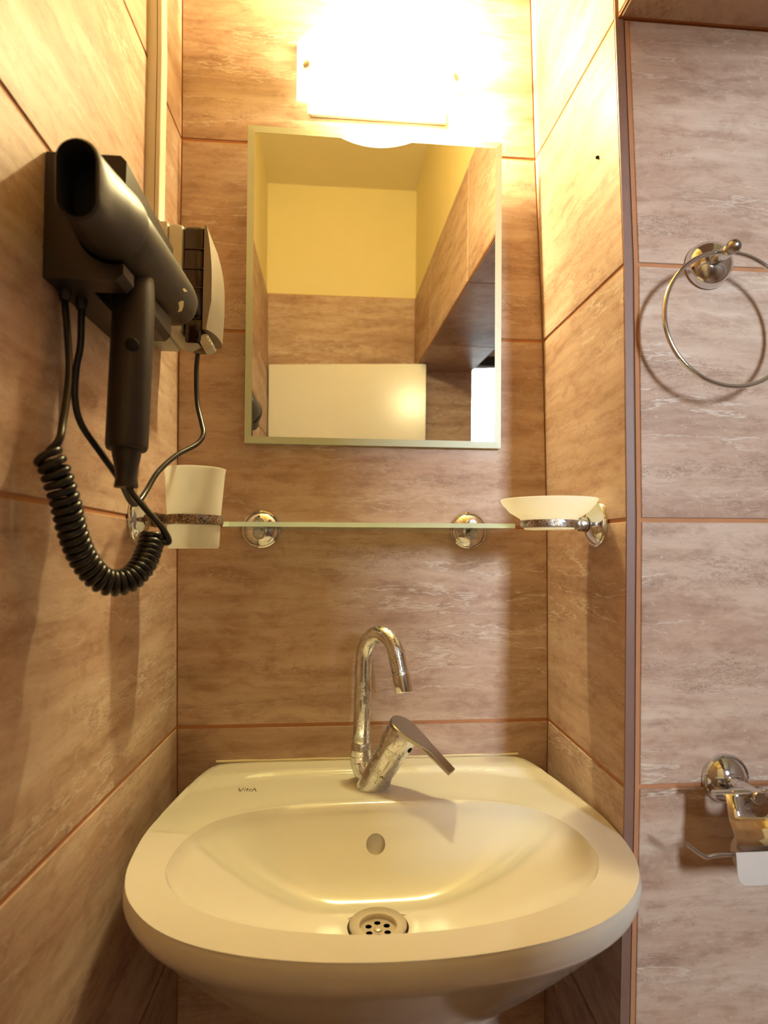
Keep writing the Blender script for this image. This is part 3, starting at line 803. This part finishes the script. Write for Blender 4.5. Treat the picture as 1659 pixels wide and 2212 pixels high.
for u, v, y in ((141, 640, -.392), (176, 652, -.372)):
    q = onY(u, v, y); q[2] = HB
    mesh('cable_gland', *lathe([(.0052, .002), (.0052, -.006), (.0042, -.010)], q, (0, 0, 1), 16), BLACKP, hold, 40)

# ------------------------------------------------------------------ power socket with smoked lid, plug, cable duct
SY0, SY1 = -.165, -.088
sk = root('power_socket', (wallx(-.12, 1.5), -.127, 1.43), 'grey splash-proof power socket with a smoked brown lid behind the hair dryer', 'socket')
xb = wallx(-.12, 1.5)
mesh('socket_base', *joinlists([cboxo((xb, SY0, 1.432), (.024, SY1, 1.578), .003), cboxo((.0235, SY0 + .001, 1.434), (.043, SY1 - .001, 1.576), .005)]), LGREYP, sk, 40)
ridge = [cboxo((.045, SY0 + .0006, z - .0006), (.0695, SY0 + .004, z + .0006)) for z in (1.543, 1.517, 1.492)]
mesh('smoked_lid', *joinlists([cboxo((.0425, SY0 + .002, 1.452), (.0700, SY1 - .002, 1.575), .006, 3), cboxo((.046, SY0 + .006, 1.4225), (.0685, SY1 - .02, 1.46), .004)] + ridge), SMOKE, sk, 40)
shv, shf = [], []
ny, nzz = 10, 18
for k in (0, 1):
    for i in range(ny + 1):
        for j in range(nzz + 1):
            a = -1 + 2*i/ny; b = -1 + 2*j/nzz
            y = SY0 + .001 + (SY1 - SY0 - .002)*(i/ny)
            zlo = 1.4385; ztop = 1.5745
            z = zlo + (ztop - zlo)*(j/nzz)
            bul = .0150*(1 - max(0, b + .1)**2*.85)*(1 - .5*abs(a)**3)
            x = .0695 + k*(.003 + bul)
            if j < 5 and k == 1: x -= .006*(1 - j/5)*(1 - .8*(i/ny))
            shv.append(np.array([x, y, z]))
S1 = (ny + 1)*(nzz + 1); G = lambda s, i, j: s*S1 + i*(nzz + 1) + j
for i in range(ny):
    for j in range(nzz):
        for s in (0, 1): shf.append((G(s, i, j), G(s, i + 1, j), G(s, i + 1, j + 1), G(s, i, j + 1)))
    for j in (0, nzz): shf.append((G(0, i, j), G(0, i + 1, j), G(1, i + 1, j), G(1, i, j)))
for j in range(nzz):
    for i in (0, ny): shf.append((G(0, i, j), G(0, i, j + 1), G(1, i, j + 1), G(1, i, j)))
mesh('front_cover', shv, shf, GREYP, sk, 40)
pl = onY(430, 748, -.147)
def rbox(c, half, R_, bev=.0015):
    v, f = cboxo(-V3(half), V3(half), bev); return [V3(c) + R_ @ q for q in v], f
tl = math.radians(28); R_ = np.array([[math.cos(tl), 0, math.sin(tl)], [0, 1, 0], [-math.sin(tl), 0, math.cos(tl)]])
R_ = np.array([[math.cos(tl), 0, -math.sin(tl)], [0, 1, 0], [math.sin(tl), 0, math.cos(tl)]])
parts = [rbox(pl + np.array([-.006, 0, .002]), (.012, .009, .0045), R_), rbox(pl + np.array([.010, -.001, .002]), (.006, .010, .0105), R_)]
for k in range(4): parts.append(rbox(pl + np.array([.010, -.001, .002]) + R_ @ np.array([.0062, 0, -.0078 + .0052*k]), (.0012, .0095, .0012), R_, .0004))
mesh('plug_clip', *joinlists(parts), LGREYP, sk, 40)
x0 = wallx(-.15, 1.7) - .001
v, f = [], []
dzs = [1.5785, 1.8, 2.0, 2.1, ZC]
for z in dzs:
    x0 = p_left(-.153, z)[0] + .0012
    v += [np.array(q) for q in ((x0, -.166, z), (x0 + .0175, -.166, z), (x0 + .0185, -.165, z), (x0 + .0185, -.142, z), (x0 + .0175, -.141, z), (x0, -.141, z))]
for k in range(len(dzs) - 1):
    for i in range(6): j = (i + 1) % 6; f.append((k*6 + i, k*6 + j, k*6 + 6 + j, k*6 + 6 + i))
f += [(5, 4, 3, 2, 1, 0), tuple(24 + i for i in range(6))]
duct = mesh('cable_duct', v, f, DUCTP)
tag(duct, 'cream plastic cable duct running up the wall from the power socket', 'cable duct')
lid = []
v2 = []
for z in (1.5787, 1.8, 2.0, 2.1, ZC - .001):
    x0 = p_left(-.153, z)[0] + .0012
    v2 += [np.array(q) for q in ((x0 + .0120, -.1666, z), (x0 + .0128, -.1666, z), (x0 + .0128, -.1655, z), (x0 + .0120, -.1655, z))]
f2 = [(k*4 + i, k*4 + (i + 1) % 4, k*4 + 4 + (i + 1) % 4, k*4 + 4 + i) for k in range(4) for i in range(4)]
mesh('lid_seam', v2, f2, GREYP, duct)

# ------------------------------------------------------------------ towel ring
WFy = -D - .0016
tr = root('towel_ring', (.6767, WFy, 1.497), 'chrome towel ring hanging from a round rosette on the right wall', 'towel ring')
tcn = V3((.6767, WFy, 1.4965))
mesh('rosette', *lathe([(.0278, 0), (.0280, .003), (.0272, .008), (.0245, .0135), (.0190, .0180), (.0115, .0205), (.0075, .0212)], tcn, (0, -1, 0), 44), CHROME, tr, 50)
mesh('post', *lathe([(.0062, .016), (.0062, .026), (.0052, .0265), (.0052, .0285), (.0072, .029), (.0072, .0415), (.0060, .043)], tcn, (0, -1, 0), 24), CHROME, tr, 40)
mesh('knob', *lathe([(.0030, .041), (.0062, .0428), (.0078, .0462), (.0078, .0490), (.0064, .0528), (.0035, .0552), (.0006, .056)], tcn, (0, -1, 0), 24), STEEL, tr, 60)
RR = .0772; rcx, rcz, ry = .6767, 1.4955 - RR, WFy - .0375
rp = [np.array([rcx + RR*math.sin(t), ry - .002*(1 - math.cos(t)), rcz + RR*math.cos(t)]) for t in np.arange(96)*2*math.pi/96]
mesh('ring', *tube(rp, .0026, 12, closed=True), CHROME, tr, 60)

# ------------------------------------------------------------------ toilet paper holder
tpc = V3((.6793, WFy, .9045))
tp = root('toilet_paper_holder', tpc, 'chrome toilet paper holder with curved flap low on the right wall', 'paper holder')
mesh('rosette', *dome(tpc, (0, -1, 0), .0272), CHROME, tp, 35)
mesh('arm', *lathe([(.0062, .012), (.0062, .026), (.0058, .0265), (.0072, .027), (.0072, .056), (.0062, .0575)], tpc, (0, -1, 0), 24), CHROME, tp, 40)
byy, bzz = WFy - .048, .9065
mesh('crossbar', *joinlists([tube([(.6345, byy, bzz), (.655, byy, bzz), (.80, byy, bzz)], .0043, 14), tube([(.654, byy, bzz), (.670, byy, bzz)], .0058, 14), tube([(.6885, byy, bzz), (.705, byy, bzz)], .0058, 14)]), CHROME, tp, 40)
# flap: flat upper part with a slot for the arm, curved lower part
fx0, fx1 = .6440, .800
def fl_pt(x, s):  # s = distance down along the sheet
    prof = [(0, byy - .0062, bzz + .002), (.014, byy - .0085, bzz - .012), (.024, byy - .0105, bzz - .0215), (.034, byy - .0165, bzz - .0295), (.044, byy - .0205, bzz - .0385), (.054, byy - .0215, bzz - .0485)]
    return np.array([x, float(np.interp(s, [p[0] for p in prof], [p[1] for p in prof])), float(np.interp(s, [p[0] for p in prof], [p[2] for p in prof]))])
slot = [(.6793 + .0105*math.cos(t), .0115 + (.003 if math.sin(t) > 0 else -.003) + .0085*math.sin(t)) for t in np.arange(20)*2*math.pi/20]
tv = [np.array([x, s, 0.]) for x, s in [(fx0, 0), (fx1, 0), (fx1, .024), (fx0, .024)]]
hv, hf = holed(tv, [[np.array([x, s, 0.]) for x, s in slot]])
top_ = ([fl_pt(p[0], p[1]) for p in hv], hf)
cv, cf = [], []
for i, s in enumerate(np.linspace(.024, .054, 13)):
    e = .004*max(0, (s - .050)/.004)**2
    cv += [fl_pt(fx0 + e, s), fl_pt(fx1 - e, s)]
    if i: cf.append((2*i - 2, 2*i - 1, 2*i + 1, 2*i))
fv, ff = joinlists([top_, (cv, cf)])
flap = mesh('flap', fv, ff, CHROME, tp, 40)
so = flap.modifiers.new('thickness', 'SOLIDIFY'); so.thickness = .0012
wz, wy = .8475, WFy - .053
mesh('wire', *tube(smoothpath([(.601, wy, wz + .0125), (.614, wy, wz + .003), (.622, wy, wz - .0012), (.632, wy, wz), (.66, wy, wz + .0005), (.76, wy, wz + .0005), (.79, wy + .001, wz + .002), (.80, wy + .003, wz + .014), (.80, byy, bzz - .01), (.80, byy, bzz)], 6), .0022, 10), CHROME, tp, 60)
rc_ = V3((.6600, wy, wz - .0025))
rl = root('toilet_roll', rc_ + np.array([.045, 0, -.024]), 'nearly finished white toilet roll under the chrome flap', 'toilet roll')
mesh('paper', *lathe([(.0060, 0), (.0178, 0), (.0184, .0008), (.0184, .0892), (.0178, .09), (.0060, .09), (.0060, 0)], rc_, (1, 0, 0), 36, False, False), PAPER, rl, 40)
mesh('cardboard_core', *lathe([(.0060, .0002), (.0052, .0002), (.0052, .0898), (.0060, .0898)], rc_, (1, 0, 0), 24, False, False), CARD, rl, 40)
# loose end of the paper hanging in front, lower corners rounded
gv, gf = [], []
rows_ = [(.8600, 0), (.850, 0), (.840, 0), (.8345, .0012), (.8310, .0035), (.8290, .0075), (.8284, .0125)]
for k in (0, 1):
    for z, e in rows_:
        yy = wy - .0205 - .0012*math.sin((.86 - z)*70) - .0006*k
        gv += [np.array([.6395 + e, yy, z]), np.array([.7295 - e, yy, z])]
nq = len(rows_)*2
for i in range(len(rows_) - 1):
    for k in (0, nq): gf.append((k + 2*i, k + 2*i + 1, k + 2*i + 3, k + 2*i + 2))
    for q in (0, 1): gf.append((2*i + q, 2*i + 2 + q, nq + 2*i + 2 + q, nq + 2*i + q))
mesh('loose_sheet', gv, gf, PAPER, rl, 40)
